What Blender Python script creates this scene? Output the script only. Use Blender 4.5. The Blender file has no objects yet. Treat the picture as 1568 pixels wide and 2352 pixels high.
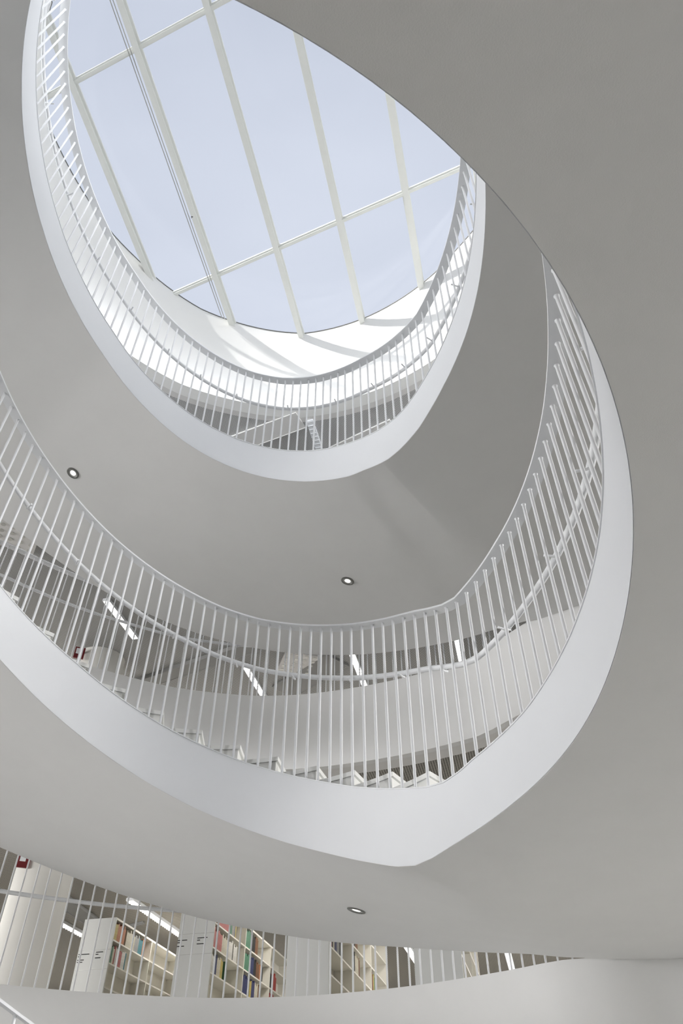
import bpy, math, random
from mathutils import Vector, Matrix

# ------------------------------------------------------------------ camera, sky, sun, exposure
scene = bpy.context.scene
COL = scene.collection
R = math.radians
F_PX = 1678.888
ELEV = 43.6477
cam = bpy.data.cameras.new('camera')
cam.sensor_fit = 'VERTICAL'
cam.sensor_height = 36.0
cam.lens = 36.0 * F_PX / 2352.0
cam.clip_end = 200
cam_o = bpy.data.objects.new('camera', cam)
COL.objects.link(cam_o)
cam_o.location = (0, 0, 0)
cam_o.rotation_euler = (R(90 + ELEV), 0, 0)
scene.camera = cam_o

scene.view_settings.view_transform = 'Standard'
scene.view_settings.look = 'None'
scene.view_settings.gamma = 1.0
scene.view_settings.use_curve_mapping = False
scene.view_settings.exposure = 0.0

SKY_STRENGTH = 1.0
w = bpy.data.worlds.new('sky')
scene.world = w
w.use_nodes = True
nt = w.node_tree
nt.nodes.clear()
wo = nt.nodes.new('ShaderNodeOutputWorld')
bg = nt.nodes.new('ShaderNodeBackground')
bg.inputs['Strength'].default_value = SKY_STRENGTH
tc = nt.nodes.new('ShaderNodeTexCoord')
mp = nt.nodes.new('ShaderNodeMapping')
mp.inputs['Scale'].default_value = (1.2, 2.6, 1.0)
mp.inputs['Rotation'].default_value = (0, 0, R(-25))
nz = nt.nodes.new('ShaderNodeTexNoise')
nz.inputs['Scale'].default_value = 1.3
nz.inputs['Detail'].default_value = 3.0
cr = nt.nodes.new('ShaderNodeValToRGB')
cr.color_ramp.elements[0].position = 0.32
cr.color_ramp.elements[0].color = (0.60, 0.65, 0.77, 1)
cr.color_ramp.elements[1].position = 0.72
cr.color_ramp.elements[1].color = (0.72, 0.77, 0.89, 1)
nt.links.new(tc.outputs['Generated'], mp.inputs['Vector'])
nt.links.new(mp.outputs['Vector'], nz.inputs['Vector'])
nt.links.new(nz.outputs['Fac'], cr.inputs['Fac'])
nt.links.new(cr.outputs['Color'], bg.inputs['Color'])
nt.links.new(bg.outputs['Background'], wo.inputs['Surface'])

SUN_DIR = Vector((0.86, 0.52, -0.74))          # direction the sunlight travels
sun = bpy.data.lights.new('sun', 'SUN')
sun.energy = 5.0
sun.angle = R(1.2)
sun.color = (1.0, 0.97, 0.92)
sun_o = bpy.data.objects.new('sun', sun)
COL.objects.link(sun_o)
sun_o.rotation_euler = SUN_DIR.to_track_quat('-Z', 'Y').to_euler()
sun_o.location = (-10, -8, 24)


def area(name, loc, target, sx, sy, power, color=(1, 1, 1)):
    """rectangular lamp"""
    l = bpy.data.lights.new(name, 'AREA')
    l.shape = 'RECTANGLE'
    l.size, l.size_y = sx, sy
    l.energy = power
    l.color = color
    o = bpy.data.objects.new(name, l)
    COL.objects.link(o)
    o.location = loc
    d = Vector(target) - Vector(loc)
    o.rotation_euler = d.to_track_quat('-Z', 'Y').to_euler()
    return o


# added unseen fill lamps brightening the halls (left, right and behind the viewer)
FILL_COL = (1.0, 0.99, 0.975)
COOL = (0.96, 0.98, 1.0)
area('fill_entrance_right', (18, 4, -0.4), (0, 4, 2.0), 14, 2.6, 7776, FILL_COL)
area('fill_middle_left', (-19, 4, 3.0), (0, 5, 4.6), 14, 2.0, 2160, FILL_COL)
area('fill_middle_right', (18, 3, 3.0), (0, 5, 4.6), 14, 2.0, 2487, FILL_COL)
area('fill_upper_left', (-19, 4, 6.7), (0, 5, 8.2), 14, 2.0, 1908, FILL_COL)
area('fill_upper_right', (18, 3, 6.7), (0, 5, 8.2), 14, 2.0, 176, FILL_COL)
area('fill_top_left', (-18, 5, 10.3), (0, 5, 12.2), 14, 2.0, 2250, COOL)
area('fill_top_right', (17, 4, 10.3), (-2, 5, 12.2), 14, 2.0, 1875, COOL)
area('fill_top_back', (0, -15, 10.3), (-1, 8, 12.6), 14, 2.0, 2250, COOL)
area('fill_middle_back', (0, -16, 3.2), (-0.5, 7, 5.2), 12, 2.0, 260, FILL_COL)
area('fill_upper_back', (0, -16, 7.0), (-1, 6, 8.6), 12, 2.0, 150, FILL_COL)
# added fill lamps hidden round the light well, aimed down into the void
area('well_fill', (3.9, 1.2, 11.3), (-3.2, 3.6, 4.5), 1.4, 1.4, 66, COOL)
area('well_fill', (2.2, -1.6, 11.3), (-2.4, 5.2, 5.0), 1.4, 1.4, 66, COOL)
area('well_fill', (-4.6, -0.6, 11.3), (0.6, 5.2, 4.0), 1.4, 1.4, 66, COOL)
area('well_fill', (-1.5, -2.0, 11.3), (-1.0, 5.6, 4.0), 1.4, 1.4, 55, COOL)

# ------------------------------------------------------------------ helpers
def tag(o, label=None, cat=None, group=None, kind=None):
    if label: o['label'] = label
    if cat: o['category'] = cat
    if group: o['group'] = group
    if kind: o['kind'] = kind
    return o


def empty(name, loc=(0, 0, 0), rz=0.0):
    o = bpy.data.objects.new(name, None)
    o.empty_display_size = 0.1
    COL.objects.link(o)
    o.location = loc
    o.rotation_euler = (0, 0, rz)
    return o


class MB:
    """collects vertices and faces of ONE mesh"""
    def __init__(self):
        self.v = []
        self.f = []

    def add(self, vs, fs):
        n = len(self.v)
        self.v += [tuple(p) for p in vs]
        self.f += [tuple(i + n for i in q) for q in fs]

    def box(self, x0, x1, y0, y1, z0, z1):
        self.add([(x0, y0, z0), (x1, y0, z0), (x1, y1, z0), (x0, y1, z0),
                  (x0, y0, z1), (x1, y0, z1), (x1, y1, z1), (x0, y1, z1)],
                 [(0, 3, 2, 1), (4, 5, 6, 7), (0, 1, 5, 4), (1, 2, 6, 5), (2, 3, 7, 6), (3, 0, 4, 7)])

    def prism(self, pts, z0, z1):
        n = len(pts)
        zz0 = z0 if isinstance(z0, (list, tuple)) else [z0] * n
        zz1 = z1 if isinstance(z1, (list, tuple)) else [z1] * n
        vs = [(p[0], p[1], zz0[i]) for i, p in enumerate(pts)] + [(p[0], p[1], zz1[i]) for i, p in enumerate(pts)]
        fs = [tuple(range(n - 1, -1, -1)), tuple(range(n, 2 * n))]
        fs += [(i, (i + 1) % n, n + (i + 1) % n, n + i) for i in range(n)]
        self.add(vs, fs)

    def sections(self, secs, cap=True, closed=True, loop=False):
        """loft equal-length point lists into a skin"""
        m = len(secs[0])
        vs = [p for s in secs for p in s]
        fs = []
        rng = range(len(secs)) if loop else range(len(secs) - 1)
        for i in rng:
            i2 = (i + 1) % len(secs)
            for j in range(m if closed else m - 1):
                j2 = (j + 1) % m
                fs.append((i * m + j, i2 * m + j, i2 * m + j2, i * m + j2))
        if cap and not loop and closed:
            fs.append(tuple(range(m - 1, -1, -1)))
            k = (len(secs) - 1) * m
            fs.append(tuple(range(k, k + m)))
        self.add(vs, fs)

    def tube(self, pts, r, n=10, cap=True):
        pts = [Vector(p) for p in pts]
        secs = []
        for i, p in enumerate(pts):
            a = pts[max(i - 1, 0)]
            b = pts[min(i + 1, len(pts) - 1)]
            t = (b - a).normalized()
            up = Vector((0, 0, 1)) if abs(t.z) < 0.95 else Vector((1, 0, 0))
            u = t.cross(up).normalized()
            v2 = u.cross(t).normalized()
            secs.append([tuple(p + u * (r * math.cos(2 * math.pi * k / n)) + v2 * (r * math.sin(2 * math.pi * k / n)))
                         for k in range(n)])
        self.sections(secs, cap=cap)

    def build(self, name, mat, parent=None, smooth=True, angle=32, bevel=0.0):
        me = bpy.data.meshes.new(name)
        me.from_pydata(self.v, [], self.f)
        me.materials.append(mat)
        if smooth:
            me.polygons.foreach_set('use_smooth', [True] * len(me.polygons))
            me.set_sharp_from_angle(angle=R(angle))
        me.update()
        o = bpy.data.objects.new(name, me)
        COL.objects.link(o)
        if parent is not None:
            o.parent = parent
        if bevel:
            b = o.modifiers.new('bevel', 'BEVEL')
            b.width = bevel
            b.segments = 2
            b.limit_method = 'ANGLE'
        return o


def copy_tree(o, parent=None):
    c = o.copy()
    COL.objects.link(c)
    c.parent = parent
    for ch in list(o.children):
        copy_tree(ch, c)
    return c


# ------------------------------------------------------------------ materials
def principled(name, col, rough=0.6, metal=0.0, spec=0.35, noise=0.0, scale=6.0, bump=0.0, bscale=200.0):
    m = bpy.data.materials.new(name)
    m.use_nodes = True
    t = m.node_tree
    b = t.nodes['Principled BSDF']
    b.inputs['Roughness'].default_value = rough
    b.inputs['Metallic'].default_value = metal
    b.inputs['Specular IOR Level'].default_value = spec
    tcn = t.nodes.new('ShaderNodeTexCoord')
    n = t.nodes.new('ShaderNodeTexNoise')
    n.inputs['Scale'].default_value = scale
    n.inputs['Detail'].default_value = 4
    r = t.nodes.new('ShaderNodeValToRGB')
    lo = [max(0, c * (1 - noise)) for c in col]
    hi = [min(1, c * (1 + noise)) for c in col]
    r.color_ramp.elements[0].position = 0.3
    r.color_ramp.elements[0].color = (*lo, 1)
    r.color_ramp.elements[1].position = 0.7
    r.color_ramp.elements[1].color = (*hi, 1)
    t.links.new(tcn.outputs['Object'], n.inputs['Vector'])
    t.links.new(n.outputs['Fac'], r.inputs['Fac'])
    t.links.new(r.outputs['Color'], b.inputs['Base Color'])
    if bump:
        n2 = t.nodes.new('ShaderNodeTexNoise')
        n2.inputs['Scale'].default_value = bscale
        bp = t.nodes.new('ShaderNodeBump')
        bp.inputs['Strength'].default_value = bump
        bp.inputs['Distance'].default_value = 0.002
        t.links.new(tcn.outputs['Object'], n2.inputs['Vector'])
        t.links.new(n2.outputs['Fac'], bp.inputs['Height'])
        t.links.new(bp.outputs['Normal'], b.inputs['Normal'])
    return m


def emission(name, col, strength):
    m = bpy.data.materials.new(name)
    m.use_nodes = True
    t = m.node_tree
    b = t.nodes['Principled BSDF']
    b.inputs['Base Color'].default_value = (*col, 1)
    b.inputs['Emission Color'].default_value = (*col, 1)
    b.inputs['Emission Strength'].default_value = strength
    return m


def dotted(name, panel, hole, pitch, radius, rot, stretch=(1, 1), rough=0.7):
    """perforated sheet: dark round holes in a square grid"""
    m = bpy.data.materials.new(name)
    m.use_nodes = True
    t = m.node_tree
    b = t.nodes['Principled BSDF']
    b.inputs['Roughness'].default_value = rough
    tcn = t.nodes.new('ShaderNodeTexCoord')
    mpn = t.nodes.new('ShaderNodeMapping')
    mpn.inputs['Rotation'].default_value = (0, 0, R(rot))
    sc = t.nodes.new('ShaderNodeVectorMath')
    sc.operation = 'MULTIPLY'
    sc.inputs[1].default_value = (stretch[0] / pitch, stretch[1] / pitch, 0)
    fr = t.nodes.new('ShaderNodeVectorMath')
    fr.operation = 'FRACTION'
    sb = t.nodes.new('ShaderNodeVectorMath')
    sb.operation = 'SUBTRACT'
    sb.inputs[1].default_value = (0.5, 0.5, 0)
    ln = t.nodes.new('ShaderNodeVectorMath')
    ln.operation = 'LENGTH'
    rp = t.nodes.new('ShaderNodeValToRGB')
    rp.color_ramp.elements[0].position = radius * 0.9
    rp.color_ramp.elements[0].color = (*hole, 1)
    rp.color_ramp.elements[1].position = radius * 1.1
    rp.color_ramp.elements[1].color = (*panel, 1)
    t.links.new(tcn.outputs['Object'], mpn.inputs['Vector'])
    t.links.new(mpn.outputs['Vector'], sc.inputs[0])
    t.links.new(sc.outputs['Vector'], fr.inputs[0])
    t.links.new(fr.outputs['Vector'], sb.inputs[0])
    t.links.new(sb.outputs['Vector'], ln.inputs[0])
    t.links.new(ln.outputs['Value'], rp.inputs['Fac'])
    t.links.new(rp.outputs['Color'], b.inputs['Base Color'])
    return m


def marble(name):
    m = bpy.data.materials.new(name)
    m.use_nodes = True
    t = m.node_tree
    b = t.nodes['Principled BSDF']
    b.inputs['Roughness'].default_value = 0.35
    tcn = t.nodes.new('ShaderNodeTexCoord')
    wv = t.nodes.new('ShaderNodeTexWave')
    wv.inputs['Scale'].default_value = 1.7
    wv.inputs['Distortion'].default_value = 9.0
    wv.inputs['Detail'].default_value = 4.0
    rp = t.nodes.new('ShaderNodeValToRGB')
    rp.color_ramp.elements[0].position = 0.0
    rp.color_ramp.elements[0].color = (0.62, 0.62, 0.60, 1)
    rp.color_ramp.elements[1].position = 0.22
    rp.color_ramp.elements[1].color = (0.86, 0.86, 0.84, 1)
    t.links.new(tcn.outputs['Object'], wv.inputs['Vector'])
    t.links.new(wv.outputs['Fac'], rp.inputs['Fac'])
    t.links.new(rp.outputs['Color'], b.inputs['Base Color'])
    return m


def glass_mat(name):
    m = bpy.data.materials.new(name)
    m.use_nodes = True
    t = m.node_tree
    t.nodes.clear()
    out = t.nodes.new('ShaderNodeOutputMaterial')
    mix = t.nodes.new('ShaderNodeMixShader')
    tr = t.nodes.new('ShaderNodeBsdfTransparent')
    tr.inputs['Color'].default_value = (0.988, 0.99, 0.99, 1)
    gl = t.nodes.new('ShaderNodeBsdfGlossy')
    gl.inputs['Roughness'].default_value = 0.05
    lw = t.nodes.new('ShaderNodeLayerWeight')
    lw.inputs['Blend'].default_value = 0.5
    pw = t.nodes.new('ShaderNodeMath')
    pw.operation = 'POWER'
    pw.inputs[1].default_value = 4.0
    ml = t.nodes.new('ShaderNodeMath')
    ml.operation = 'MULTIPLY_ADD'
    ml.inputs[1].default_value = 0.5
    ml.inputs[2].default_value = 0.015
    t.links.new(lw.outputs['Facing'], pw.inputs[0])
    t.links.new(pw.outputs['Value'], ml.inputs[0])
    t.links.new(ml.outputs['Value'], mix.inputs['Fac'])
    t.links.new(tr.outputs['BSDF'], mix.inputs[1])
    t.links.new(gl.outputs['BSDF'], mix.inputs[2])
    t.links.new(mix.outputs['Shader'], out.inputs['Surface'])
    return m


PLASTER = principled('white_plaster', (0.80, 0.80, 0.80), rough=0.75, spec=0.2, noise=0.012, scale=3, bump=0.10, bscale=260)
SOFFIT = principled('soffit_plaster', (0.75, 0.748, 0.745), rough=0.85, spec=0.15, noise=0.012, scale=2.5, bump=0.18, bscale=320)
STRING = principled('white_steel_paint', (0.80, 0.815, 0.845), rough=0.5, spec=0.3, noise=0.006, scale=4)
RAILM = principled('railing_paint', (0.82, 0.83, 0.85), rough=0.38, spec=0.4, noise=0.005, scale=8)
WELL = principled('light_well_plaster', (0.88, 0.88, 0.87), rough=0.8, spec=0.15, noise=0.008, scale=2)
BANDG = principled('grey_ceiling_band', (0.74, 0.73, 0.72), rough=0.8, noise=0.01, scale=3)
FLOORM = principled('pale_floor', (0.66, 0.65, 0.63), rough=0.5, noise=0.03, scale=2)
FRAMEM = principled('window_frame_paint', (0.84, 0.85, 0.82), rough=0.45, noise=0.01, scale=8)
TRIMG = principled('grey_metal_trim', (0.20, 0.20, 0.19), rough=0.35, metal=0.6, noise=0.03, scale=30)
STEEL = principled('brushed_steel', (0.45, 0.45, 0.44), rough=0.35, metal=0.9, noise=0.04, scale=60)
DARK = principled('dark_cable', (0.10, 0.10, 0.11), rough=0.5, noise=0.05, scale=10)
SHELFM = principled('shelf_lacquer', (0.72, 0.70, 0.64), rough=0.45, noise=0.01, scale=5)
PANELM = principled('end_panel_lacquer', (0.66, 0.67, 0.66), rough=0.5, noise=0.012, scale=3)
REDM = principled('dark_red_sign', (0.16, 0.02, 0.025), rough=0.4, noise=0.05, scale=10)
PRINT = principled('black_print', (0.03, 0.03, 0.03), rough=0.7, noise=0.05, scale=40)
COLUMN = principled('column_plaster', (0.71, 0.70, 0.67), rough=0.7, noise=0.012, scale=3, bump=0.1)
OUTERW = principled('outer_wall_plaster', (0.60, 0.57, 0.52), rough=0.8, noise=0.02, scale=1)
MARBLE = marble('white_marble')
GLASS = glass_mat('roof_glass')
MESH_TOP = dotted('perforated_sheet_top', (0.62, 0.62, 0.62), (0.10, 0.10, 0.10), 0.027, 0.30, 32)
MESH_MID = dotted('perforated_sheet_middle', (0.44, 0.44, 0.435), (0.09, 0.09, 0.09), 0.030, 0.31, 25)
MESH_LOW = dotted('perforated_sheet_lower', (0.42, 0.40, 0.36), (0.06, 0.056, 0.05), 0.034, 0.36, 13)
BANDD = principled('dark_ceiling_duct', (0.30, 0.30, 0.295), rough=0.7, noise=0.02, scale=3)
VENTM = dotted('vent_sheet', (0.62, 0.62, 0.61), (0.05, 0.05, 0.05), 0.12, 0.30, 30)
LAMP = emission('lamp_diffuser', (1.0, 0.98, 0.94), 3.0)
SPOT = emission('spot_lens', (1.0, 0.97, 0.93), 1.1)

# ------------------------------------------------------------------ plan and heights of the stair
CX, CY = -1.03917, 2.90673
R0 = 2.41816
A2, B2_, A3, B3_, A4, B4_, A5, B5_ = -0.118134, -0.018899, -0.012528, -0.003638, 0.010139, 0.006419, 0.003016, 0.002591
L2 = 1.5709
STOREY = 3.8
LV = {-1: L2 - STOREY, 0: L2, 1: L2 + STOREY, 2: L2 + 2 * STOREY}
KN = [-116, -108, -100, -92, -84, -76, -68, -60, -52, -44, -36, -28, -20, -12, -4, 4, 12, 20, 28, 36, 40, 44, 48, 52,
      56, 60, 64, 68, 76, 84, 92, 100, 108, 116, 124, 132, 148, 164, 180, 196, 212, 228, 244]
ZT = {
 'b0': [1.5752, 1.5753, 1.5756, 1.5753, 1.5704, 1.5700, 1.5771, 1.5776, 1.5763, 1.5778, 1.5725, 1.569, 1.5721, 1.5775, 1.582, 1.5804, 1.5819, 1.5798, 1.5773, 1.5719, 1.5687, 1.5621, 1.5491, 1.5504, 1.5887, 1.651, 1.7158, 1.7865, 1.9281, 2.0797, 2.2372, 2.4087, 2.5838, 2.7556, 2.9243, 3.0892, 3.43, 3.79, 4.15, 4.51, 4.87, 5.20, 5.37],
 't0': [1.9794, 1.9794, 1.9792, 1.9788, 1.9785, 1.9789, 1.9815, 1.9886, 2.0002, 2.0081, 1.985, 1.9605, 1.9565, 1.9677, 1.9802, 1.9842, 1.9812, 1.9698, 1.9714, 1.9715, 1.9571, 1.9554, 1.9863, 2.0378, 2.0922, 2.1525, 2.2156, 2.2871, 2.4315, 2.5805, 2.7433, 2.9106, 3.0859, 3.26, 3.4127, 3.5621, 3.89, 4.24, 4.59, 4.94, 5.30, 5.63, 5.80],
 'h0': [3.1802, 3.1802, 3.1802, 3.1802, 3.1803, 3.1807, 3.1811, 3.1813, 3.1799, 3.1748, 3.1639, 3.1503, 3.1491, 3.1588, 3.1806, 3.1975, 3.2062, 3.2132, 3.2058, 3.2057, 3.2541, 3.3295, 3.4106, 3.4781, 3.54, 3.6042, 3.6678, 3.7346, 3.8679, 4.0036, 4.1629, 4.3397, 4.5171, 4.6918, 4.8678, 5.0374, 5.37, 5.72, 6.07, 6.42, 6.75, 6.95, 7.00],
 'b1': [5.3396, 5.3396, 5.3396, 5.3396, 5.3396, 5.3396, 5.3396, 5.3396, 5.3396, 5.3396, 5.3395, 5.3395, 5.3401, 5.3419, 5.3428, 5.3424, 5.3405, 5.3378, 5.3316, 5.3016, 5.2775, 5.2796, 5.2896, 5.3151, 5.3757, 5.444, 5.4923, 5.5658, 5.7156, 5.8722, 6.0339, 6.2011, 6.3806, 6.5694, 6.7553, 6.9416, 7.2417, 7.5294, 7.7912, 8.0218, 8.2316, 8.4401, 8.6486],
 't1': [5.8567, 5.8567, 5.8567, 5.8567, 5.8567, 5.8566, 5.8566, 5.8565, 5.8564, 5.8565, 5.8575, 5.86, 5.8639, 5.8658, 5.8635, 5.8615, 5.8602, 5.85, 5.8282, 5.8065, 5.7881, 5.7774, 5.7896, 5.8273, 5.8808, 5.9414, 6.0064, 6.0728, 6.2112, 6.3634, 6.5281, 6.6981, 6.8751, 7.0487, 7.2305, 7.4232, 7.7277, 8.0146, 8.2733, 8.5038, 8.7199, 8.9361, 9.1522],
 'h1': [7.0928, 7.0928, 7.0928, 7.0928, 7.0928, 7.0929, 7.0928, 7.0927, 7.0925, 7.0922, 7.0922, 7.0932, 7.0966, 7.1037, 7.112, 7.1111, 7.0988, 7.0749, 7.0539, 7.0338, 7.0917, 7.1545, 7.2226, 7.2961, 7.3748, 7.447, 7.5012, 7.5555, 7.6667, 7.7916, 7.9439, 8.1172, 8.297, 8.4729, 8.6541, 8.8377, 9.1143, 9.38, 9.6346, 9.8775, 10.1171, 10.3567, 10.5963],
}
TIPS_T = [51.4, 59.1, 66.5, 73.4, 80.5, 87.1, 93.8, 100.6, 107.6, 114.6, 121.9, 130.0]
TIPS_Z = [0.635, 0.757, 0.875, 0.995, 1.135, 1.270, 1.408, 1.552, 1.697, 1.835, 1.998, 2.165]
while TIPS_T[-1] < 236:
    TIPS_T.append(TIPS_T[-1] + 7.6)
    TIPS_Z.append(min(TIPS_Z[-1] + 0.152, 4.22))


def interp(x, xs, ys):
    if x <= xs[0]: return ys[0]
    if x >= xs[-1]: return ys[-1]
    for i in range(len(xs) - 1):
        if x <= xs[i + 1]:
            t = (x - xs[i]) / (xs[i + 1] - xs[i])
            return ys[i] + t * (ys[i + 1] - ys[i])


def rin(deg):
    t = R(deg)
    return R0 * (1 + A2 * math.cos(2 * t) + B2_ * math.sin(2 * t) + A3 * math.cos(3 * t) + B3_ * math.sin(3 * t)
                 + A4 * math.cos(4 * t) + B4_ * math.sin(4 * t) + A5 * math.cos(5 * t) + B5_ * math.sin(5 * t))


def P(deg, off, z=0.0):
    r = rin(deg) + off
    t = R(deg)
    return (CX + r * math.cos(t), CY + r * math.sin(t), z)


def zc(kind, lvl, deg):
    k = 0 if lvl <= 0 else 1
    if kind == 'b' and deg < (28, 20)[k]:
        return (1.5773, 5.3378)[k] + (STOREY * lvl if lvl < 0 else 0)
    return interp(deg, KN, ZT['%s%d' % (kind, k)]) + (STOREY * lvl if lvl < 0 else 0)


def frange(a, b, step):
    n = max(1, int(round((b - a) / step)))
    return [a + (b - a) * i / n for i in range(n + 1)]


# radial distance (from the inner edge) of the flights' outer edge, per storey
S_TAB = {0: ([-116, 20, 40, 47, 52, 56.6, 59, 66, 73.6, 81, 87, 95, 104, 112, 117, 244],
             [4.2, 4.2, 3.9, 3.46, 2.95, 2.78, 2.70, 2.77, 2.88, 3.06, 3.15, 3.21, 3.19, 3.15, 3.14, 3.10]),
         1: ([-116, 20, 40, 46.6, 50.6, 53.5, 57, 61, 65, 69, 73, 77.6, 82, 88.6, 94, 98, 104, 114, 120, 126, 150, 244],
             [4.0, 4.0, 3.6, 3.42, 3.36, 3.32, 3.29, 3.34, 3.36, 3.41, 3.46, 3.52, 3.56, 3.61, 3.62, 3.6, 3.56, 3.45,
              3.35, 3.28, 3.2, 3.2])}
S_TAB[-1] = S_TAB[0]
# radial distance of the floor edge (well wall) per storey
F_TAB = {0: ([-180, 20, 40, 46.6, 52, 56.6, 64.6, 74.3, 83.5, 92.2, 100.7, 109.1, 113.3, 125, 180],
             [4.2, 4.2, 3.9, 3.47, 2.97, 2.80, 2.90, 3.05, 3.18, 3.24, 3.20, 3.17, 3.16, 3.16, 4.2]),
         1: ([-180, 20, 40, 46.6, 50.6, 53.5, 56.4, 58.2, 60.8, 63.5, 73.9, 79.8, 86.6, 92.2, 96.5, 102.4, 109.1, 125, 140, 180],
             [4.0, 4.0, 3.6, 3.42, 3.37, 3.34, 3.40, 3.46, 3.55, 3.66, 3.72, 3.76, 3.82, 3.83, 3.80, 3.76, 3.65, 3.5, 3.5, 4.0]),
         2: ([-180, 46, 60, 90, 110, 125, 180], [4.0, 3.8, 3.9, 4.0, 4.0, 3.9, 4.0])}
F_TAB[-1] = F_TAB[0]


def sw(lvl, deg):
    return interp(deg, *S_TAB[lvl])


def fw(lvl, deg):
    d = (deg + 180) % 360 - 180
    return interp(d, *F_TAB[lvl])


# ------------------------------------------------------------------ setting: outer walls, floors, well walls, ceilings
OC = (CX, 8.0)
OR = 26.0


def outer_pt(deg, off, z):
    """point on the big outer wall seen from the well centre in direction deg"""
    t = R(deg)
    dx, dy = math.cos(t), math.sin(t)
    ox, oy = CX - OC[0], CY - OC[1]
    bq = ox * dx + oy * dy
    cq = ox * ox + oy * oy - (OR + off) ** 2
    s = -bq + math.sqrt(bq * bq - cq)
    return (CX + dx * s, CY + dy * s, z)


def annulus_slab(name, lvl_off, z0, z1, mat, kind='structure'):
    """ring shaped plate from the well edge out to the outer wall"""
    m = MB()
    secs = []
    for d in range(-180, 180, 3):
        wi = lvl_off(d)
        a = P(d, wi)
        b = outer_pt(d, 0.15, 0)
        secs.append([(a[0], a[1], z0), (b[0], b[1], z0), (b[0], b[1], z1), (a[0], a[1], z1)])
    m.sections(secs, cap=False, loop=True)
    o = m.build(name, mat)
    tag(o, kind=kind)
    return o


ZFLOOR = {-2: LV[-1] - 3.8, -1: LV[-1], 0: LV[0], 1: LV[1], 2: LV[2]}
SLAB = 1.11
# ground floor under everything
g = MB()
g.sections([[outer_pt(d, 0.3, LV[-1] - 0.30) for d in range(0, 360, 6)], [outer_pt(d, 0.3, LV[-1] - 0.02) for d in range(0, 360, 6)]])
tag(g.build('floor', FLOORM), kind='structure')

# outer wall
m = MB()
secs = []
for d in range(0, 360, 5):
    a = outer_pt(d, 0.0, 0)
    b = outer_pt(d, 0.3, 0)
    secs.append([(a[0], a[1], -2.3), (b[0], b[1], -2.3), (b[0], b[1], 16.6), (a[0], a[1], 16.6)])
m.sections(secs, cap=False, loop=True)
tag(m.build('wall_outer', OUTERW), kind='structure')


def fascia(name, lvl, zt, zb):
    m = MB()
    secs = []
    for d in range(-180, 180, 2):
        wi = fw(lvl, d)
        a = P(d, wi)
        b = P(d, wi + 0.10)
        secs.append([(a[0], a[1], zb), (a[0], a[1], zt), (b[0], b[1], zt), (b[0], b[1], zb)])
    m.sections(secs, cap=False, loop=True)
    tag(m.build(name, PLASTER), kind='structure')


for lvl, nm in ((0, 'wall_lower'), (1, 'wall_middle'), (2, 'wall_upper')):
    zt = LV[lvl] + 0.0
    fascia(nm, lvl, zt, LV[lvl] - SLAB)
    annulus_slab('floor', lambda d, l=lvl: fw(l, d) + 0.09, zt - 0.12, zt - 0.01, FLOORM)
    # grey border strip at the edge of the hall ceiling below
    mb = MB()
    ss = []
    for d in range(-180, 180, 3):
        ss.append([P(d, fw(lvl, d) + 0.02, zt - SLAB + 0.012), P(d, fw(lvl, d) + 0.36, zt - SLAB + 0.012),
                   P(d, fw(lvl, d) + 0.36, zt - SLAB + 0.06), P(d, fw(lvl, d) + 0.02, zt - SLAB + 0.06)])
    mb.sections(ss, cap=False, loop=True)
    tag(mb.build('trim_%d' % (lvl + 1), BANDG), kind='structure')
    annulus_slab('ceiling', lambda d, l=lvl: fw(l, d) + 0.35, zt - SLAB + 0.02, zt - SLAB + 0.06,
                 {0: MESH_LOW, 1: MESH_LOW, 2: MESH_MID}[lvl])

# light well above the top hall
W0_T = [-180, -90, 0, 30, 47.4, 52.6, 57.7, 61.8, 75.3, 88, 102.1, 110, 121, 125, 132.1, 139.1, 154.1, 159.5, 172, 178, 180]
W0_W = [1.75, 1.75, 2.6, 2.95, 3.07, 3.11, 3.19, 3.23, 3.36, 3.46, 3.37, 3.33, 3.17, 3.08, 3.0, 2.88, 2.66, 2.5, 2.04, 1.75, 1.75]
ZHALL = 11.55


def w0(d):
    return interp(d, W0_T, W0_W)


def zroof(x, y):
    return 14.22277 - 0.1255 * (y - 9.09462)


m = MB()
secs = []
for d in range(-180, 180, 2):
    a = P(d, w0(d))
    b = P(d, w0(d) + 0.25)
    secs.append([(a[0], a[1], ZHALL), (a[0], a[1], zroof(a[0], a[1])), (b[0], b[1], zroof(b[0], b[1])), (b[0], b[1], ZHALL)])
m.sections(secs, cap=False, loop=True)
tag(m.build('wall_light_well', WELL), kind='structure')
mb = MB()
ss = []
for d in range(-180, 180, 3):
    ss.append([P(d, w0(d) + 0.02, ZHALL + 0.004), P(d, w0(d) + 0.38, ZHALL + 0.004), P(d, w0(d) + 0.38, ZHALL + 0.05), P(d, w0(d) + 0.02, ZHALL + 0.05)])
mb.sections(ss, cap=False, loop=True)
tag(mb.build('trim_4', BANDG), kind='structure')
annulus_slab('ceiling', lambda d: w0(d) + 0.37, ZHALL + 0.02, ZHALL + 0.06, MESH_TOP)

# flat roof round the skylight
m = MB()
secs = []
for d in range(-180, 180, 3):
    a = P(d, w0(d) + 0.2)
    b = outer_pt(d, 0.3, 0)
    secs.append([(a[0], a[1], zroof(a[0], a[1]) - 0.3), (b[0], b[1], 13.6), (b[0], b[1], 13.9), (a[0], a[1], zroof(a[0], a[1]) - 0.02)])
m.sections(secs, cap=False, loop=True)
tag(m.build('ceiling', PLASTER), kind='structure')

# skylight: kerb frame, glass panes, mullions
window = empty('window_1', (CX, CY, 14.9))
tag(window, kind='structure')


def win(mb_, name, mat, parent=window, **k):
    o = mb_.build(name, mat, None, **k)
    o.parent = parent
    o.matrix_parent_inverse = Matrix.Translation(-Vector(window.location)) if parent == window else Matrix()
    return o


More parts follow.
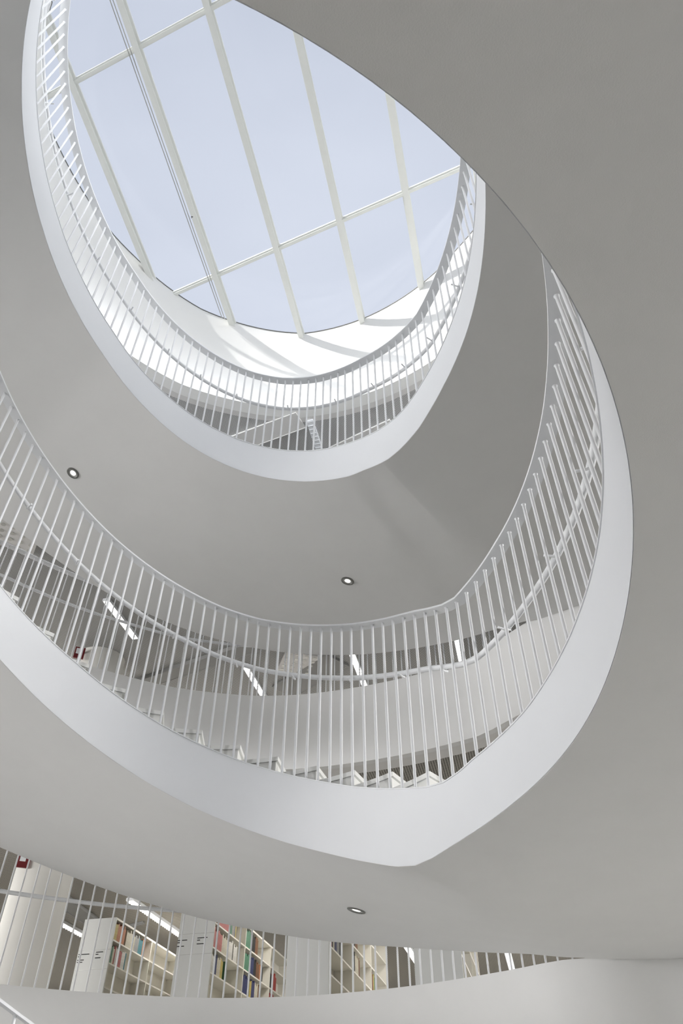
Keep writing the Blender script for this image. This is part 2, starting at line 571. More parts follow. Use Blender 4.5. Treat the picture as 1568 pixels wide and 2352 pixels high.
m = MB()
secs = []
for d in range(-180, 180, 2):
    a = P(d, w0(d) - 0.012)
    b = P(d, w0(d) + 0.22)
    za, zb = zroof(a[0], a[1]), zroof(b[0], b[1])
    secs.append([(a[0], a[1], za - 0.012), (a[0], a[1], za + 0.01), (b[0], b[1], zb + 0.01), (b[0], b[1], zb + 0.001)])
m.sections(secs, cap=False, loop=True)
win(m, 'frame', TRIMG)

DL = Vector((math.sin(R(13.0)), math.cos(R(13.0)), 0))      # long mullions
DT = Vector((math.sin(R(113.0)), math.cos(R(113.0)), 0))    # transoms


def on_roof(v, dz=0.0):
    return Vector((v.x, v.y, zroof(v.x, v.y) + dz))


def inside(x, y, slack=0.12):
    dx, dy = x - CX, y - CY
    d = math.degrees(math.atan2(dy, dx))
    return math.hypot(dx, dy) < rin(d) + w0(d) + slack


def clip_line(p0, dr):
    ts = [t * 0.02 for t in range(-800, 800) if inside(p0.x + dr.x * t * 0.02, p0.y + dr.y * t * 0.02)]
    return (min(ts), max(ts)) if ts else None


def beam(mb_, a, b, wd, z0, z1):
    """square beam under the tilted roof plane from a to b"""
    d = Vector((b.x - a.x, b.y - a.y, 0)).normalized()
    n = Vector((-d.y, d.x, 0)) * (wd / 2)
    mb_.add([on_roof(a + n, z0), on_roof(a - n, z0), on_roof(a - n, z1), on_roof(a + n, z1),
             on_roof(b + n, z0), on_roof(b - n, z0), on_roof(b - n, z1), on_roof(b + n, z1)],
            [(0, 1, 2, 3), (7, 6, 5, 4), (0, 4, 5, 1), (1, 5, 6, 2), (2, 6, 7, 3), (3, 7, 4, 0)])


# mullion anchor points (on the roof plane)
LONG = [(-4.45, 6.0), (-3.02, 6.2), (-1.57, 6.2), (-0.16, 6.1), (1.27, 6.1)]
step = 1.42
perp = Vector((DL.y, -DL.x, 0))
LONG_P = [Vector((x, y, 0)) for x, y in LONG]
LONG_P = [LONG_P[0] - perp * step] + LONG_P + [LONG_P[-1] + perp * step]
for k, p0 in enumerate(LONG_P):
    r_ = clip_line(p0, DL)
    if not r_:
        continue
    a, b = p0 + DL * r_[0], p0 + DL * r_[1]
    mu = MB()
    beam(mu, a, b, 0.15, -0.055, -0.006)
    beam(mu, a, b, 0.055, -0.165, -0.050)
    beam(mu, a, b, 0.11, -0.180, -0.160)
    win(mu, 'mullion', FRAMEM, smooth=False)
TRANS_P = [Vector((-4.82, 4.20, 0)), Vector((-3.52, 8.13, 0)), Vector((-4.82, 4.20, 0)) - (Vector((-3.52, 8.13, 0)) - Vector((-4.82, 4.20, 0)))]
for p0 in TRANS_P:
    r_ = clip_line(p0, DT)
    if not r_:
        continue
    a, b = p0 + DT * r_[0], p0 + DT * r_[1]
    mu = MB()
    beam(mu, a, b, 0.10, -0.05, -0.006)
    beam(mu, a, b, 0.05, -0.085, -0.045)
    win(mu, 'transom', FRAMEM, smooth=False)
# glass sheet
m = MB()
ring = [on_roof(Vector(P(d, w0(d) + 0.02)), 0.004) for d in range(-180, 180, 3)]
ring2 = [on_roof(Vector(P(d, w0(d) + 0.02)), 0.024) for d in range(-180, 180, 3)]
m.add(ring + ring2, [tuple(range(len(ring) - 1, -1, -1)), tuple(range(len(ring), 2 * len(ring)))] +
      [(i, (i + 1) % len(ring), len(ring) + (i + 1) % len(ring), len(ring) + i) for i in range(len(ring))])
win(m, 'glass_pane', GLASS, smooth=False)

# ------------------------------------------------------------------ stair turns
TH_END = 244.0


def stair_turn(lvl, label, th0=-116.0, th1=TH_END):
    root = empty('spiral_stair', (CX, CY, LV[lvl]))
    inv = Matrix.Translation(-Vector(root.location))
    tag(root, label, 'staircase', 'stacked turns of the spiral stair')

    def part(mb_, name, mat, **k):
        o = mb_.build(name, mat, root, **k)
        o.matrix_parent_inverse = inv
        return o
    land = [d for d in frange(th0, 54.0, 2.0)]
    fl = [d for d in frange(54.0, th1, 1.5)]
    zl = lambda d: zc('b', lvl, d)
    # landing slab
    if th0 < 54:
        mm = MB()
        secs = []
        for d in land:
            z = zl(d)
            secs.append([P(d, 0.003, z), P(d, sw(lvl, d) + 0.02, z), P(d, sw(lvl, d) + 0.02, z + 0.10), P(d, 0.003, z + 0.10)])
        mm.sections(secs)
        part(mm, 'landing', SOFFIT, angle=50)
    if th0 < 54:
        mm = MB()
        secs = []
        for d in land:
            secs.append([P(d, 0.055, zl(d) + 0.10), P(d, sw(lvl, d) + 0.02, zl(d) + 0.10), P(d, sw(lvl, d) + 0.02, LV[lvl] + 0.38), P(d, 0.055, LV[lvl] + 0.38)])
        mm.sections(secs)
        part(mm, 'landing_floor', MARBLE, angle=50)
    # flight soffit
    mm = MB()
    secs = []
    for d in fl:
        z = zl(d)
        n = 4
        row = [P(d, 0.003 + (sw(lvl, d) - 0.003) * i / n, z) for i in range(n + 1)]
        row += [P(d, sw(lvl, d), z + 0.09), P(d, 0.003, z + 0.09)]
        secs.append(row)
    mm.sections(secs)
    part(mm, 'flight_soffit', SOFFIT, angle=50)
    # inner stringer
    mm = MB()
    secs = []
    for d in frange(th0, th1, 1.0):
        zb, zt = zc('b', lvl, d), zc('t', lvl, d)
        secs.append([P(d, 0.0, zb + 0.002), P(d, 0.0, zt), P(d, 0.05, zt), P(d, 0.05, zb + 0.05)])
    mm.sections(secs)
    part(mm, 'inner_stringer', STRING, angle=50)
    # slim metal capping on the stringer
    mm = MB()
    secs = []
    for d in frange(th0, th1, 1.0):
        zt = zc('t', lvl, d)
        secs.append([P(d, -0.006, zt - 0.002), P(d, -0.006, zt + 0.006), P(d, 0.055, zt + 0.006), P(d, 0.055, zt - 0.002)])
    mm.sections(secs)
    part(mm, 'stringer_capping', RAILM, angle=50)
    # outer stringer along the flight
    mm = MB()
    secs = []
    for d in frange(57.0, th1, 1.5):
        zb, zt = zc('b', lvl, d), zc('t', lvl, d)
        s_ = sw(lvl, d)
        secs.append([P(d, s_ - 0.04, zb + 0.01), P(d, s_ + 0.01, zb + 0.01), P(d, s_ + 0.01, zt), P(d, s_ - 0.04, zt)])
    mm.sections(secs)
    part(mm, 'outer_stringer', STRING, angle=50)
    # steps
    for i in range(len(TIPS_T) - 1):
        t0, t1 = TIPS_T[i], TIPS_T[i + 1]
        if t0 > th1 - 4:
            break
        ztop = LV[lvl] + TIPS_Z[i]
        mm = MB()
        secs = []
        for d in frange(t0 - 0.35, t1 + 0.3, 2.6):
            so = sw(lvl, d) - 0.045
            zb_ = min(zl(d) + 0.10, ztop - 0.06)
            secs.append([P(d, 0.205, zb_), P(d, 0.205, ztop - 0.035), P(d, so, ztop - 0.035), P(d, so, zb_)])
        mm.sections(secs)
        secs = []
        for d in frange(t0 - 0.75, t1 + 0.3, 2.6):
            so = sw(lvl, d) - 0.045
            secs.append([P(d, 0.19, ztop - 0.035), P(d, 0.19, ztop), P(d, so, ztop), P(d, so, ztop - 0.035)])
        mm.sections(secs)
        part(mm, 'step', MARBLE, angle=40)
    return root


stair_turn(0, 'lower white stair turn whose soffit with one downlight spans the bottom half of the picture')
stair_turn(1, 'upper white stair turn with grey soffit and two downlights just below the skylight')
stair_turn(-1, 'lowest stair turn whose rail crosses the bottom left corner')

# ------------------------------------------------------------------ balustrades
SN = 5401
S_DEG = [-180 + 540.0 * i / (SN - 1) for i in range(SN)]
S_ARC = [0.0]
prev = P(-180, 0.0)
for dg in S_DEG[1:]:
    q = P(dg, 0.0)
    S_ARC.append(S_ARC[-1] + math.hypot(q[0] - prev[0], q[1] - prev[1]))
    prev = q


def bal_angles(anchor, th0, th1):
    """baluster angles: closer together on the flight, wider on the landing"""
    out = []
    s = interp(anchor, S_DEG, S_ARC)
    a = anchor
    while a < th1:
        out.append(a)
        s += 0.131 if a < 45 else (0.126 if a < 56 else (0.116 if a < 64 else (0.104 if a < 105 else 0.113)))
        a = interp(s, S_ARC, S_DEG)
    s = interp(anchor, S_DEG, S_ARC)
    a = anchor
    while True:
        s -= 0.131 if a < 45 else (0.126 if a < 56 else (0.116 if a < 64 else (0.104 if a < 105 else 0.113)))
        a = interp(s, S_ARC, S_DEG)
        if a < th0:
            break
        out.append(a)
    return sorted(out)


def balustrade(lvl, anchor, th0, th1, vis, bracket_deg, label, dz=0.0, individuals=True):
    root = empty('balustrade', (CX, CY, LV[lvl]))
    inv = Matrix.Translation(-Vector(root.location))
    tag(root, label, 'railing', 'white balustrades of the spiral stair')

    def part(mb_, name, mat, parent=root, **k):
        o = mb_.build(name, mat, parent, **k)
        if parent == root:
            o.matrix_parent_inverse = inv
        return o
    RW0, RW1 = 0.02, 0.122
    mm = MB()
    secs = []
    for d in frange(th0, th1, 1.0):
        z = zc('h', lvl, d) + dz
        secs.append([P(d, RW0, z - 0.016), P(d, RW0, z), P(d, RW1, z), P(d, RW1, z - 0.016)])
    mm.sections(secs)
    part(mm, 'top_rail', RAILM, angle=50)
    # round handrail on the stair side
    HOFF = 0.175
    mm = MB()
    mm.tube([P(d, HOFF, zc('h', lvl, d) + dz - 0.455) for d in frange(th0, th1, 1.5)], 0.0215, 12)
    hr = part(mm, 'handrail', RAILM, angle=50)
    for bd in bracket_deg:
        mm = MB()
        z = zc('h', lvl, bd) + dz - 0.455
        mm.tube([P(bd, 0.07, z - 0.055), P(bd, 0.13, z - 0.055), P(bd, 0.165, z - 0.045), P(bd, HOFF, z - 0.012)], 0.008, 8)
        b = part(mm, 'bracket', RAILM, parent=hr)
    angs = bal_angles(anchor, th0 + 0.6, th1 - 0.6)
    near = [a for a in angs if vis[0] <= a <= vis[1]][:100]
    rest = [a for a in angs if a not in near]
    BR = 0.0108

    def bal(mm_, a):
        z0 = zc('t', lvl, a) - 0.03
        z1 = zc('h', lvl, a) + dz - 0.014
        c0 = P(a, 0.066)
        n = 10
        mm_.sections([[(c0[0] + BR * math.cos(2 * math.pi * k / n), c0[1] + BR * math.sin(2 * math.pi * k / n), z) for k in range(n)]
                      for z in (z0, z1)])
        # small weld collar under the rail
        mm_.sections([[(c0[0] + r_ * math.cos(2 * math.pi * k / n), c0[1] + r_ * math.sin(2 * math.pi * k / n), z) for k in range(n)]
                      for z, r_ in ((z1 - 0.012, BR), (z1, BR * 1.5))])
    if individuals:
        for a in near:
            mm = MB()
            bal(mm, a)
            part(mm, 'baluster', RAILM, angle=40)
    else:
        rest = angs
    if rest:
        mm = MB()
        for a in rest:
            bal(mm, a)
        tag(part(mm, 'baluster', RAILM, angle=40), kind='stuff')
    return root


balustrade(0, 57.3, -116, 244, (-8, 150), [-29, -10.8, 7.1, 25.9, 43.8, 54.2, 65.8, 77.3, 88.3, 100.6, 111, 121.4, 134.2, 147],
           'large white balustrade crossing the middle of the picture on the lower stair turn')
balustrade(1, 58.4, -116, 226, (-8, 226), [-20, -0.9, 19.3, 34.5, 46, 57.5, 69.3, 82.5, 96, 106, 115.7, 128.7, 143.1, 160, 182, 205.6, 222],
           'upper white balustrade curving round directly below the skylight')
balustrade(-1, 57.3, -116, 244, (0, 0), [], 'lowest balustrade, only a bit of its rail shows in the bottom left corner', dz=0.10, individuals=False)

# ------------------------------------------------------------------ rod railings on the hall floor edges
def edge_railing(lvl, th0, th1, spacing, rod_r, off, label):
    root = empty('edge_railing', (CX, CY, LV[lvl]))
    inv = Matrix.Translation(-Vector(root.location))
    tag(root, label, 'railing', 'rod railings on the hall floor edges')

    def part(mb_, name, **k):
        o = mb_.build(name, RAILM, root, **k)
        o.matrix_parent_inverse = inv
        return o
    zt = LV[lvl] + 1.36
    mm = MB()
    secs = []
    for d in frange(th0, th1, 1.0):
        o_ = fw(lvl, d) + off
        secs.append([P(d, o_ - 0.045, zt - 0.014), P(d, o_ - 0.045, zt), P(d, o_ + 0.045, zt), P(d, o_ + 0.045, zt - 0.014)])
    mm.sections(secs)
    part(mm, 'top_rail', angle=50)
    mm = MB()
    mm.tube([P(d, fw(lvl, d) + off + 0.09, LV[lvl] + (0.83, 0.92)[lvl]) for d in frange(th0, th1, 1.5)], 0.021, 12)
    part(mm, 'handrail', angle=50)
    a = th0 + 0.5
    pts = []
    last = None
    for i in range(int((th1 - th0) * 20)):
        d = th0 + 0.5 + i / 20.0
        q = P(d, fw(lvl, d) + off)
        if last is None or math.hypot(q[0] - last[0], q[1] - last[1]) >= spacing:
            pts.append(q)
            last = q
    for q in pts[:100]:
        mm = MB()
        n = 8
        mm.sections([[(q[0] + rod_r * math.cos(2 * math.pi * k / n), q[1] + rod_r * math.sin(2 * math.pi * k / n), z) for k in range(n)]
                     for z in (LV[lvl] - 0.01, zt - 0.012)])
        part(mm, 'rod', angle=50)


edge_railing(0, 53.5, 121, 0.121, 0.0095, 0.04, 'white rod railing in front of the library shelves on the lower floor edge')
edge_railing(1, 48.0, 131, 0.125, 0.0090, 0.04, 'white rod railing on the middle floor edge, seen through the large balustrade')

# ------------------------------------------------------------------ recessed downlights in the soffits
def downlight(lvl, deg, off, label):
    z = zc('b', lvl, deg)
    p = Vector(P(deg, off, z))
    e = 2.0
    a = Vector(P(deg - e, off, zc('b', lvl, deg - e)))
    b = Vector(P(deg + e, off, zc('b', lvl, deg + e)))
    t = (b - a).normalized()
    rad = Vector((math.cos(R(deg)), math.sin(R(deg)), 0))
    nrm = t.cross(rad).normalized()
    if nrm.z > 0:
        nrm = -nrm
    root = empty('downlight', p)
    root.rotation_euler = nrm.to_track_quat('Z', 'Y').to_euler()
    tag(root, label, 'downlight', 'recessed downlights in the stair soffits')

    def ringmesh(prof):
        m_ = MB()
        n = 36
        m_.sections([[(r_ * math.cos(2 * math.pi * k / n), r_ * math.sin(2 * math.pi * k / n), z_) for r_, z_ in prof] for k in range(n)],
                    cap=False, loop=True)
        return m_
    ringmesh([(0.083, -0.002), (0.083, 0.006), (0.078, 0.009), (0.062, 0.009), (0.058, 0.004), (0.058, -0.002)]).build('trim_ring', TRIMG, root)
    ringmesh([(0.058, -0.002), (0.058, 0.004), (0.048, 0.003), (0.037, -0.002)]).build('reflector', STEEL, root)
    m_ = MB()
    n = 30
    m_.sections([[(r_ * math.cos(2 * math.pi * k / n), r_ * math.sin(2 * math.pi * k / n), z_) for k in range(n)]
                 for r_, z_ in ((0.038, -0.002), (0.038, 0.0015), (0.025, 0.004))])
    m_.build('lens', SPOT, root)
    return root


downlight(1, 124.33, 1.68, 'round downlight at left, close above the large balustrade top rail')
downlight(1, 75.55, 1.79, 'round downlight in the middle of the grey soffit')
downlight(0, 74.23, 1.63, 'flat looking downlight in the lowest soffit above the library')

# ------------------------------------------------------------------ camera-ray helper: pixel -> point at a height
def at(px, py, z):
    x = (px - 784) / F_PX
    y = -(py - 1176) / F_PX
    e = R(ELEV)
    v = Vector((x, math.cos(e) - y * math.sin(e), math.sin(e) + y * math.cos(e)))
    return v * (z / v.z)


# ------------------------------------------------------------------ hall fittings
ZC0 = LV[1] - SLAB + 0.02        # ceiling over the lower hall (library)
ZC1 = LV[2] - SLAB + 0.02        # ceiling over the middle hall
ZC2 = ZHALL + 0.02               # ceiling over the top hall


def linear_light(a, length, z, label, group, wd=0.105, lit=True):
    root = empty('linear_light', (a.x, a.y, z), -R(13.0))
    tag(root, label, 'ceiling light', group)
    m_ = MB()
    m_.box(-wd / 2 - 0.012, wd / 2 + 0.012, -0.02, length + 0.02, -0.055, -0.002)
    m_.build('housing', STRING, root, smooth=False)
    m_ = MB()
    m_.box(-wd / 2, wd / 2, 0.0, length, -0.062, -0.054)
    m_.build('diffuser', LAMP if lit else STRING, root, smooth=False)
    m_ = MB()
    k = int(length / 0.10)
    for i in range(1, k):
        m_.box(-wd / 2, wd / 2, i * length / k - 0.006, i * length / k + 0.006, -0.078, -0.061)
    m_.build('louvre', STRING, root, smooth=False)
    return root


G1 = 'linear ceiling lights over the middle floor'
G0 = 'linear ceiling lights over the library'
linear_light(at(245, 1375, ZC1), 1.25, ZC1, 'short glowing linear light at left behind the large balustrade', G1)
linear_light(at(563, 1525, ZC1), 2.6, ZC1, 'glowing linear light left of centre, behind the large balustrade', G1)
linear_light(at(805, 1490, ZC1), 2.6, ZC1, 'glowing linear light at centre, crossed by the round handrail', G1)
linear_light(at(1047, 1455, ZC1), 2.6, ZC1, 'narrow glowing linear light near the bend of the handrail', G1)
linear_light(at(300, 2062, ZC0), 3.1, ZC0, 'long louvred linear light above the aisle between the leftmost and red-filled bookcases', G0, wd=0.13)
linear_light(at(120, 2103, ZC0), 3.2, ZC0, 'short louvred linear light between the column and first bookcase', G0, wd=0.13)
linear_light(at(925, 2155, ZC0), 3.0, ZC0, 'louvred linear light left of the rightmost bookcase end', G0, wd=0.13)
linear_light(at(1160, 2165, ZC0), 2.5, ZC0, 'small sliver of linear light at the narrow right end of the gap', G0, wd=0.13)
linear_light(at(711, 968, ZC2 - 0.05), 1.5, ZC2, 'unlit white linear light on the top hall ceiling behind the upper balustrade',
             'linear ceiling lights in the top hall', wd=0.12, lit=False)

# added fill lamps under the hall ceilings, brightening shelves and far ceiling
for z, pw, spots in ((ZC0 - 0.15, 46, ((-7, 13.5), (-3.1, 16.2), (-0.7, 14.6), (1.1, 13.3), (3.6, 13.5))),
                     (ZC0 - 0.15, 130, ((-8, 21), (-1.5, 23), (5, 20))),
                     (ZC1 - 0.15, 150, ((-7, 14.5), (-2.2, 17.5), (3.0, 16.5)))):
    for (x, y) in spots:
        area('ceiling_fill', (x, y, z), (x, y, z - 1), 0.3, 2.6, pw, (1.0, 0.96, 0.90))


def trunking(a, b, z, wd, label, mat=None, h=0.09):
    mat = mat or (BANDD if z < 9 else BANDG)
    c = (a + b) / 2
    v = b - a
    root_m = MB()
    L = math.hypot(v.x, v.y)
    root_m.box(-wd / 2, wd / 2, -L / 2, L / 2, -h, 0.0)
    root_m.box(-wd / 2 - 0.015, -wd / 2, -L / 2, L / 2, -h - 0.012, 0.0)
    o = root_m.build('ceiling_trunking', mat, None, smooth=False)
    o.location = (c.x, c.y, z - 0.001)
    o.rotation_euler = (0, 0, math.atan2(v.y, v.x) - math.pi / 2)
    tag(o, label, 'ceiling duct', 'grey ceiling ducts')
    return o


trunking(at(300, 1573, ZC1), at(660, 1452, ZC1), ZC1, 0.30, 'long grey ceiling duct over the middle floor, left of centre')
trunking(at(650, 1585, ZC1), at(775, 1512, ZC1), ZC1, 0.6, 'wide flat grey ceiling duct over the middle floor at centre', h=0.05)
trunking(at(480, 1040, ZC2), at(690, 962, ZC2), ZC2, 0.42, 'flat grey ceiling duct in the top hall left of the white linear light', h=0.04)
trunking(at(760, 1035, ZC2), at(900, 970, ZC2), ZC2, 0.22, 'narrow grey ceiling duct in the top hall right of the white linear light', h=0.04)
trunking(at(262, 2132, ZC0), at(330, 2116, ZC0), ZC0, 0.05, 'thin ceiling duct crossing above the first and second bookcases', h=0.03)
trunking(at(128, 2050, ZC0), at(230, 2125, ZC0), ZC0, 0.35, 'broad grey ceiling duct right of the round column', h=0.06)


def vent(px, py, z, rz, sx, sy, label):
    p = at(px, py, z)
    root = empty('vent_panel', (p.x, p.y, z), rz)
    tag(root, label, 'vent panel', 'perforated vent panels on the middle ceiling')
    m_ = MB()
    m_.box(-sx / 2, sx / 2, -sy / 2, sy / 2, -0.05, 0.0)
    m_.build('frame', BANDG, root, smooth=False)
    n = 14
    hm = MB()
    nx, ny = int(sx / 0.15), int(sy / 0.15)
    for i in range(nx):
        for j in range(ny):
            cx_ = -sx / 2 + (i + 0.5) * sx / nx
            cy_ = -sy / 2 + (j + 0.5) * sy / ny
            hm.sections([[(cx_ + r_ * math.cos(2 * math.pi * k / n), cy_ + r_ * math.sin(2 * math.pi * k / n), z_) for k in range(n)]
                         for r_, z_ in ((0.036, -0.049), (0.042, -0.056))])
    hm.build('nozzle_field', STEEL, root)


vent(18, 1216, ZC1, 0.5, 1.0, 0.8, 'white vent panel with round nozzles at the left picture edge')
vent(685, 1520, ZC1, 0.3, 0.7, 0.75, 'white vent panel with round nozzles just left of centre')

# round column through both halls
COLP = Vector((-4.87, 12.8, 0))
for lvl, zt, lab in ((0, ZC0, 'thick round white column standing in the library at the left'),
                     (1, ZC1, 'top of the round white column on the middle floor, at the left')):
    root = empty('round_column', (COLP.x, COLP.y, LV[lvl]))
    tag(root, lab, 'column', 'round columns')
    m_ = MB()
    n = 64
    m_.sections([[(0.465 * math.cos(2 * math.pi * k / n), 0.465 * math.sin(2 * math.pi * k / n), z) for k in range(n)]
                 for z in (-0.01, zt - LV[lvl])])
    m_.build('shaft', COLUMN, root)
    m_ = MB()
    m_.sections([[(0.48 * math.cos(2 * math.pi * k / n), 0.48 * math.sin(2 * math.pi * k / n), z) for k in range(n)]
                 for z in (0.0, 0.09)])
    m_.build('base_ring', STEEL, root)
for lvl, px, py, lab in ((0, 57, 1975, 'small dark red sign at the top of the library column'),
                         (1, 183, 1500, 'small dark red sign beside the column top on the middle floor')):
    zz = (4.02, 7.84)[lvl]
    p = at(px, py, zz)
    sc_ = 13.3 / math.hypot(p.x, p.y)
    p = Vector((p.x * sc_, p.y * sc_, p.z * sc_))
    root = empty('wall_sign', p, R(20))
    tag(root, lab, 'sign', 'dark red signs by the column')
    m_ = MB()
    m_.box(-0.10, 0.09, -0.02, 0.02, -0.12, 0.12)
    m_.build('sign_board', REDM, root, bevel=0.004)
    m_ = MB()
    m_.box(-0.075, 0.015, -0.024, -0.020, -0.03, 0.09)
    m_.build('white_field', STRING, root, smooth=False)
    m_ = MB()
    m_.box(0.04, 0.06, 0.02, 0.10, 0.05, 0.09)
    m_.build('hanger', STEEL, root, smooth=False)

# ------------------------------------------------------------------ bookcases with books
BK = []
for nm, c in (('red', (0.42, 0.07, 0.06)), ('orange', (0.55, 0.20, 0.08)), ('cream', (0.72, 0.68, 0.55)), ('white', (0.78, 0.77, 0.73)),
              ('navy', (0.05, 0.06, 0.16)), ('green', (0.10, 0.25, 0.16)), ('black', (0.03, 0.03, 0.03)), ('brown', (0.22, 0.11, 0.06)),
              ('teal', (0.05, 0.22, 0.27)), ('pink', (0.58, 0.20, 0.19)), ('yellow', (0.60, 0.48, 0.15)), ('grey', (0.35, 0.35, 0.34))):
    BK.append((nm, principled('book_cloth_' + nm, tuple(0.72 * x for x in c), rough=0.6, noise=0.12, scale=25)))
BKD = dict(BK)
PAGES = principled('book_pages', (0.74, 0.71, 0.62), rough=0.8, noise=0.05, scale=90)

BAY = 1.5
CASE_H = 2.11
SHELF_Z = [0.08, 0.42, 0.755, 1.09, 1.435, 1.78]
CASE_W = 0.6
book_proto = {}


def make_book(color):
    """upright book, spine towards -x (outwards), unit size 0.03 x 0.20 x 0.25"""
    if color in book_proto:
        return book_proto[color]
    root = bpy.data.objects.new('book', None)
    cover = MB()
    cover.box(-0.10, 0.10, -0.015, -0.012, 0, 0.25)
    cover.box(-0.10, 0.10, 0.012, 0.015, 0, 0.25)
    cover.box(0.098, 0.103, -0.015, 0.015, 0, 0.25)
    me = bpy.data.meshes.new('book_cover')
    me.from_pydata(cover.v, [], cover.f)
    me.materials.append(BKD[color])
    pg = MB()
    pg.box(-0.095, 0.097, -0.0115, 0.0115, 0.006, 0.244)
    me2 = bpy.data.meshes.new('book_pages')
    me2.from_pydata(pg.v, [], pg.f)
    me2.materials.append(PAGES)
    book_proto[color] = (me, me2)
    return book_proto[color]


def place_book(color, loc, rz, th, dp, ht, lean, label, group):
    me, me2 = make_book(color)
    root = bpy.data.objects.new('book', None)
    root.empty_display_size = 0.05
    COL.objects.link(root)
    root.location = loc
    root.rotation_euler = (lean, 0, rz)
    root.scale = (dp / 0.20, th / 0.030, ht / 0.25)
    tag(root, label, 'book', group)
    for nme, mm_ in (('cover', me), ('pages', me2)):
        o = bpy.data.objects.new(nme, mm_)
        COL.objects.link(o)
        o.parent = root


rnd = random.Random(7)
DIRL = DL.copy()
RZ = -R(13.0)


def bookcase(lx, ly, nbays, label, ordinal, palettes, signs):
    """double-sided bookcase; (lx, ly) is the left front corner of its end panel, runs away along DL"""
    root = empty('bookcase', (lx, ly, LV[0]), RZ)
    tag(root, label, 'bookcase', 'white library bookcases')
    L = nbays * BAY
    m_ = MB()
    m_.box(0, CASE_W, -0.03, 0.0, 0.0, CASE_H)
    ep = m_.build('end_panel', PANELM, root, smooth=False, bevel=0.003)
    m_ = MB()
    m_.box(0.0, CASE_W, -0.034, -0.030, 1.62, 1.625)
    m_.box(0.0, CASE_W, -0.034, -0.030, 1.33, 1.335)
    m_.build('panel_joint', STEEL, ep, smooth=False)
    for (sx, sz, rows) in signs:
        m_ = MB()
        for i, wd in enumerate(rows):
            m_.box(sx, sx + wd, -0.0335, -0.031, sz - 0.032 * i - (0.02 if i > 1 else 0), sz + 0.013 - 0.032 * i - (0.02 if i > 1 else 0))
        m_.build('shelf_mark_text', PRINT, ep, smooth=False)
    m_ = MB()
    m_.box(CASE_W / 2 - 0.008, CASE_W / 2 + 0.008, 0.0, L, 0.05, CASE_H - 0.03)
    m_.build('back_panel', SHELFM, root, smooth=False)
    m_ = MB()
    m_.box(0.0, CASE_W, 0.0, L + 0.02, CASE_H - 0.03, CASE_H)
    m_.build('top_board', SHELFM, root, smooth=False)
    for k in range(1, nbays + 1):
        m_ = MB()
        m_.box(0.0, CASE_W, k * BAY - 0.012, k * BAY + 0.012, 0.0, CASE_H - 0.03)
        m_.build('upright', SHELFM, root, smooth=False)
    for k in range(nbays):
        for z in SHELF_Z:
            m_ = MB()
            m_.box(0.012, CASE_W - 0.004, k * BAY + 0.013, (k + 1) * BAY - 0.013, z - 0.022, z)
            m_.build('shelf', SHELFM, root, smooth=False)
    # books on the right hand side, upper rows only (the rest is hidden by the floor edge)
    words = {5: 'top', 4: 'second', 3: 'third'}
    for k in range(nbays):
        for si in (3, 4, 5):
            pal = palettes[(k, si)] if (k, si) in palettes else None
            if not pal:
                continue
            y = k * BAY + 0.03
            for colr, cnt in pal:
                if colr is None:
                    y += cnt
                    continue
                for i in range(cnt):
                    th = rnd.uniform(0.026, 0.05)
                    ht = min(rnd.uniform(0.22, 0.285), 0.28 if si == 5 else 0.30)
                    dp = rnd.uniform(0.18, 0.22)
                    if y + th > (k + 1) * BAY - 0.03:
                        break
                    lx_ = CASE_W - 0.02 - dp / 2
                    p = Vector((lx, ly, LV[0])) + Vector((math.cos(RZ) * lx_ - math.sin(RZ) * (y + th / 2),
                                                          math.sin(RZ) * lx_ + math.cos(RZ) * (y + th / 2), SHELF_Z[si] + 0.001))
                    place_book(colr, p, RZ, th - 0.002, dp, ht, 0.0,
                               '%s book on the %s shelf, bay %s of the %s bookcase' % (colr, words[si], ('nearest', 'next', 'farther')[min(k, 2)], ordinal),
                               '%s books on the %s shelf of the %s bookcase, %s bay' % (colr, words[si], ordinal, ('near', 'next', 'far')[min(k, 2)]))
                    y += th
    return root


PA = {(0, 5): [('yellow', 3), ('orange', 7), (None, .06), ('cream', 10), ('grey', 4), ('teal', 5), ('orange', 3)],
      (0, 4): [('green', 2), ('cream', 2), ('red', 1), ('white', 4), ('pink', 3), ('white', 3), ('teal', 1)],
      }
PB = {(0, 5): [('brown', 3), ('pink', 14), (None, .08), ('green', 2), ('grey', 3), ('navy', 1), ('yellow', 1)],
      (0, 4): [('pink', 9), ('cream', 6), ('white', 6), (None, .05), ('white', 5)],
      (0, 3): [('white', 4), ('navy', 2), ('cream', 4), ('yellow', 3), (None, .15), ('green', 1)],
      (1, 5): [('green', 10), ('black', 5), ('brown', 4)],
      (1, 4): [('green', 10), ('navy', 4), ('black', 4), ('brown', 5), ('orange', 2), ('black', 3)],
      (1, 3): [('navy', 9), ('green', 1), ('black', 2), ('yellow', 3), ('navy', 4), ('cream', 5), ('brown', 3)],
      (2, 4): [('black', 3), ('red', 8)],
      (2, 3): [('red', 8)]}
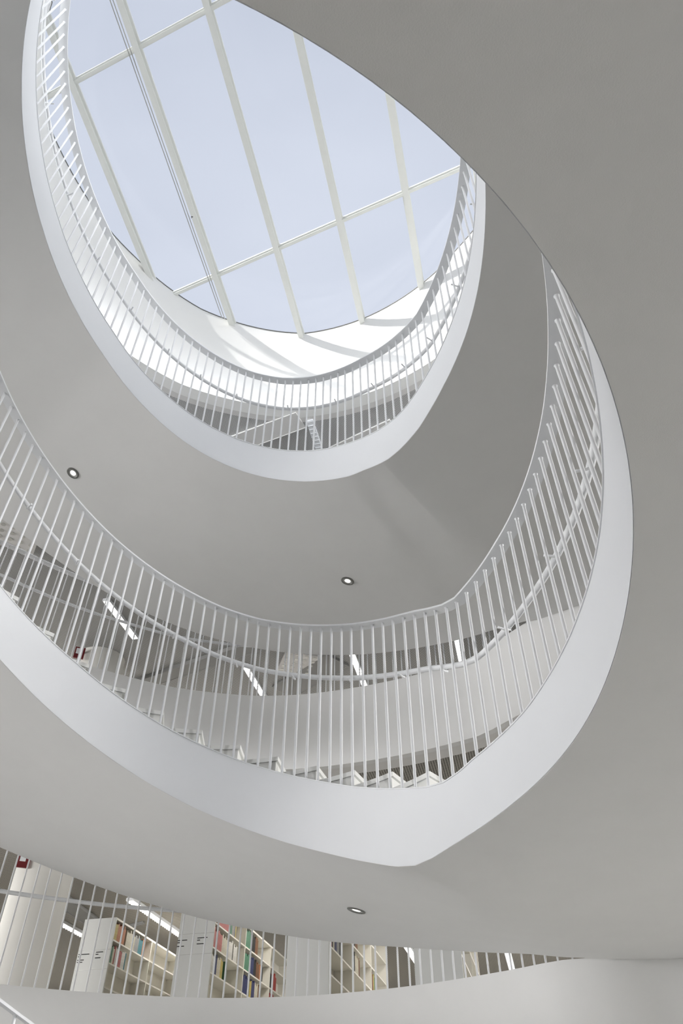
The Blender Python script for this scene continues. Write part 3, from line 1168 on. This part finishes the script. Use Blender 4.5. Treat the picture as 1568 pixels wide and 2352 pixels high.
PC = {(0, 4): [('brown', 4), ('cream', 6), ('grey', 5), ('navy', 4)],
      (0, 3): [('brown', 3), ('red', 2), ('black', 2), ('cream', 2), ('navy', 4), ('grey', 4), ('black', 3)],
      (1, 4): [('green', 2), ('black', 4), ('brown', 5)],
      (1, 3): [('orange', 2), ('black', 4), ('cream', 6), ('brown', 3)],
      (2, 3): [('brown', 5), ('yellow', 2), ('green', 2)]}
PD = {(0, 4): [('cream', 7), ('brown', 5), ('red', 2)], (0, 3): [('white', 6), ('brown', 5), ('green', 3)]}
SG = [(0.02, 1.28, (0.16, 0.05, 0.13)), (0.33, 1.28, (0.15, 0.05, 0.10))]
bookcase(-4.49, 14.25, 3, 'leftmost white bookcase with orange files, beside the column', 'leftmost', PA,
         [(0.02, 1.56, (0.20, 0.05, 0.12, 0.10)), (0.34, 1.58, (0.13, 0.05, 0.10))])
bookcase(-2.61, 13.22, 3, 'white bookcase with red and pink books and two black shelf marks, left of centre', 'red-filled', PB,
         [(0.0, 1.53, (0.16, 0.05, 0.12)), (0.33, 1.55, (0.17, 0.05, 0.13))])
bookcase(-0.75, 11.60, 3, 'white bookcase with brown and blue books at the centre of the gap', 'central', PC, [])
bookcase(0.92, 10.58, 2, 'rightmost white bookcase, where the gap gets narrow', 'rightmost', PD, [])

# thin cable with fittings running beside the second skylight mullion
cb = empty('skylight_cable', on_roof(LONG_P[2], -0.2))
tag(cb, 'thin twin steel cable running along the second long mullion of the skylight', 'cable')
for k, off in enumerate((-0.105, -0.155)):
    p0 = LONG_P[2] + perp * off
    r_ = clip_line(p0, DL)
    m_ = MB()
    a, b = p0 + DL * (r_[0] + 0.25), p0 + DL * (r_[1] - 0.25)
    m_.tube([on_roof(a, -0.16) - cb.location, on_roof(b, -0.16) - cb.location], 0.009, 8)
    m_.build('cable', STEEL, cb)
q = at(440, 503, 14.3)
m_ = MB()
pc = on_roof(q, -0.15) - cb.location
m_.box(pc.x - 0.02, pc.x + 0.02, pc.y - 0.025, pc.y + 0.025, pc.z - 0.03, pc.z + 0.03)
m_.build('clamp', DARK, cb, bevel=0.005)
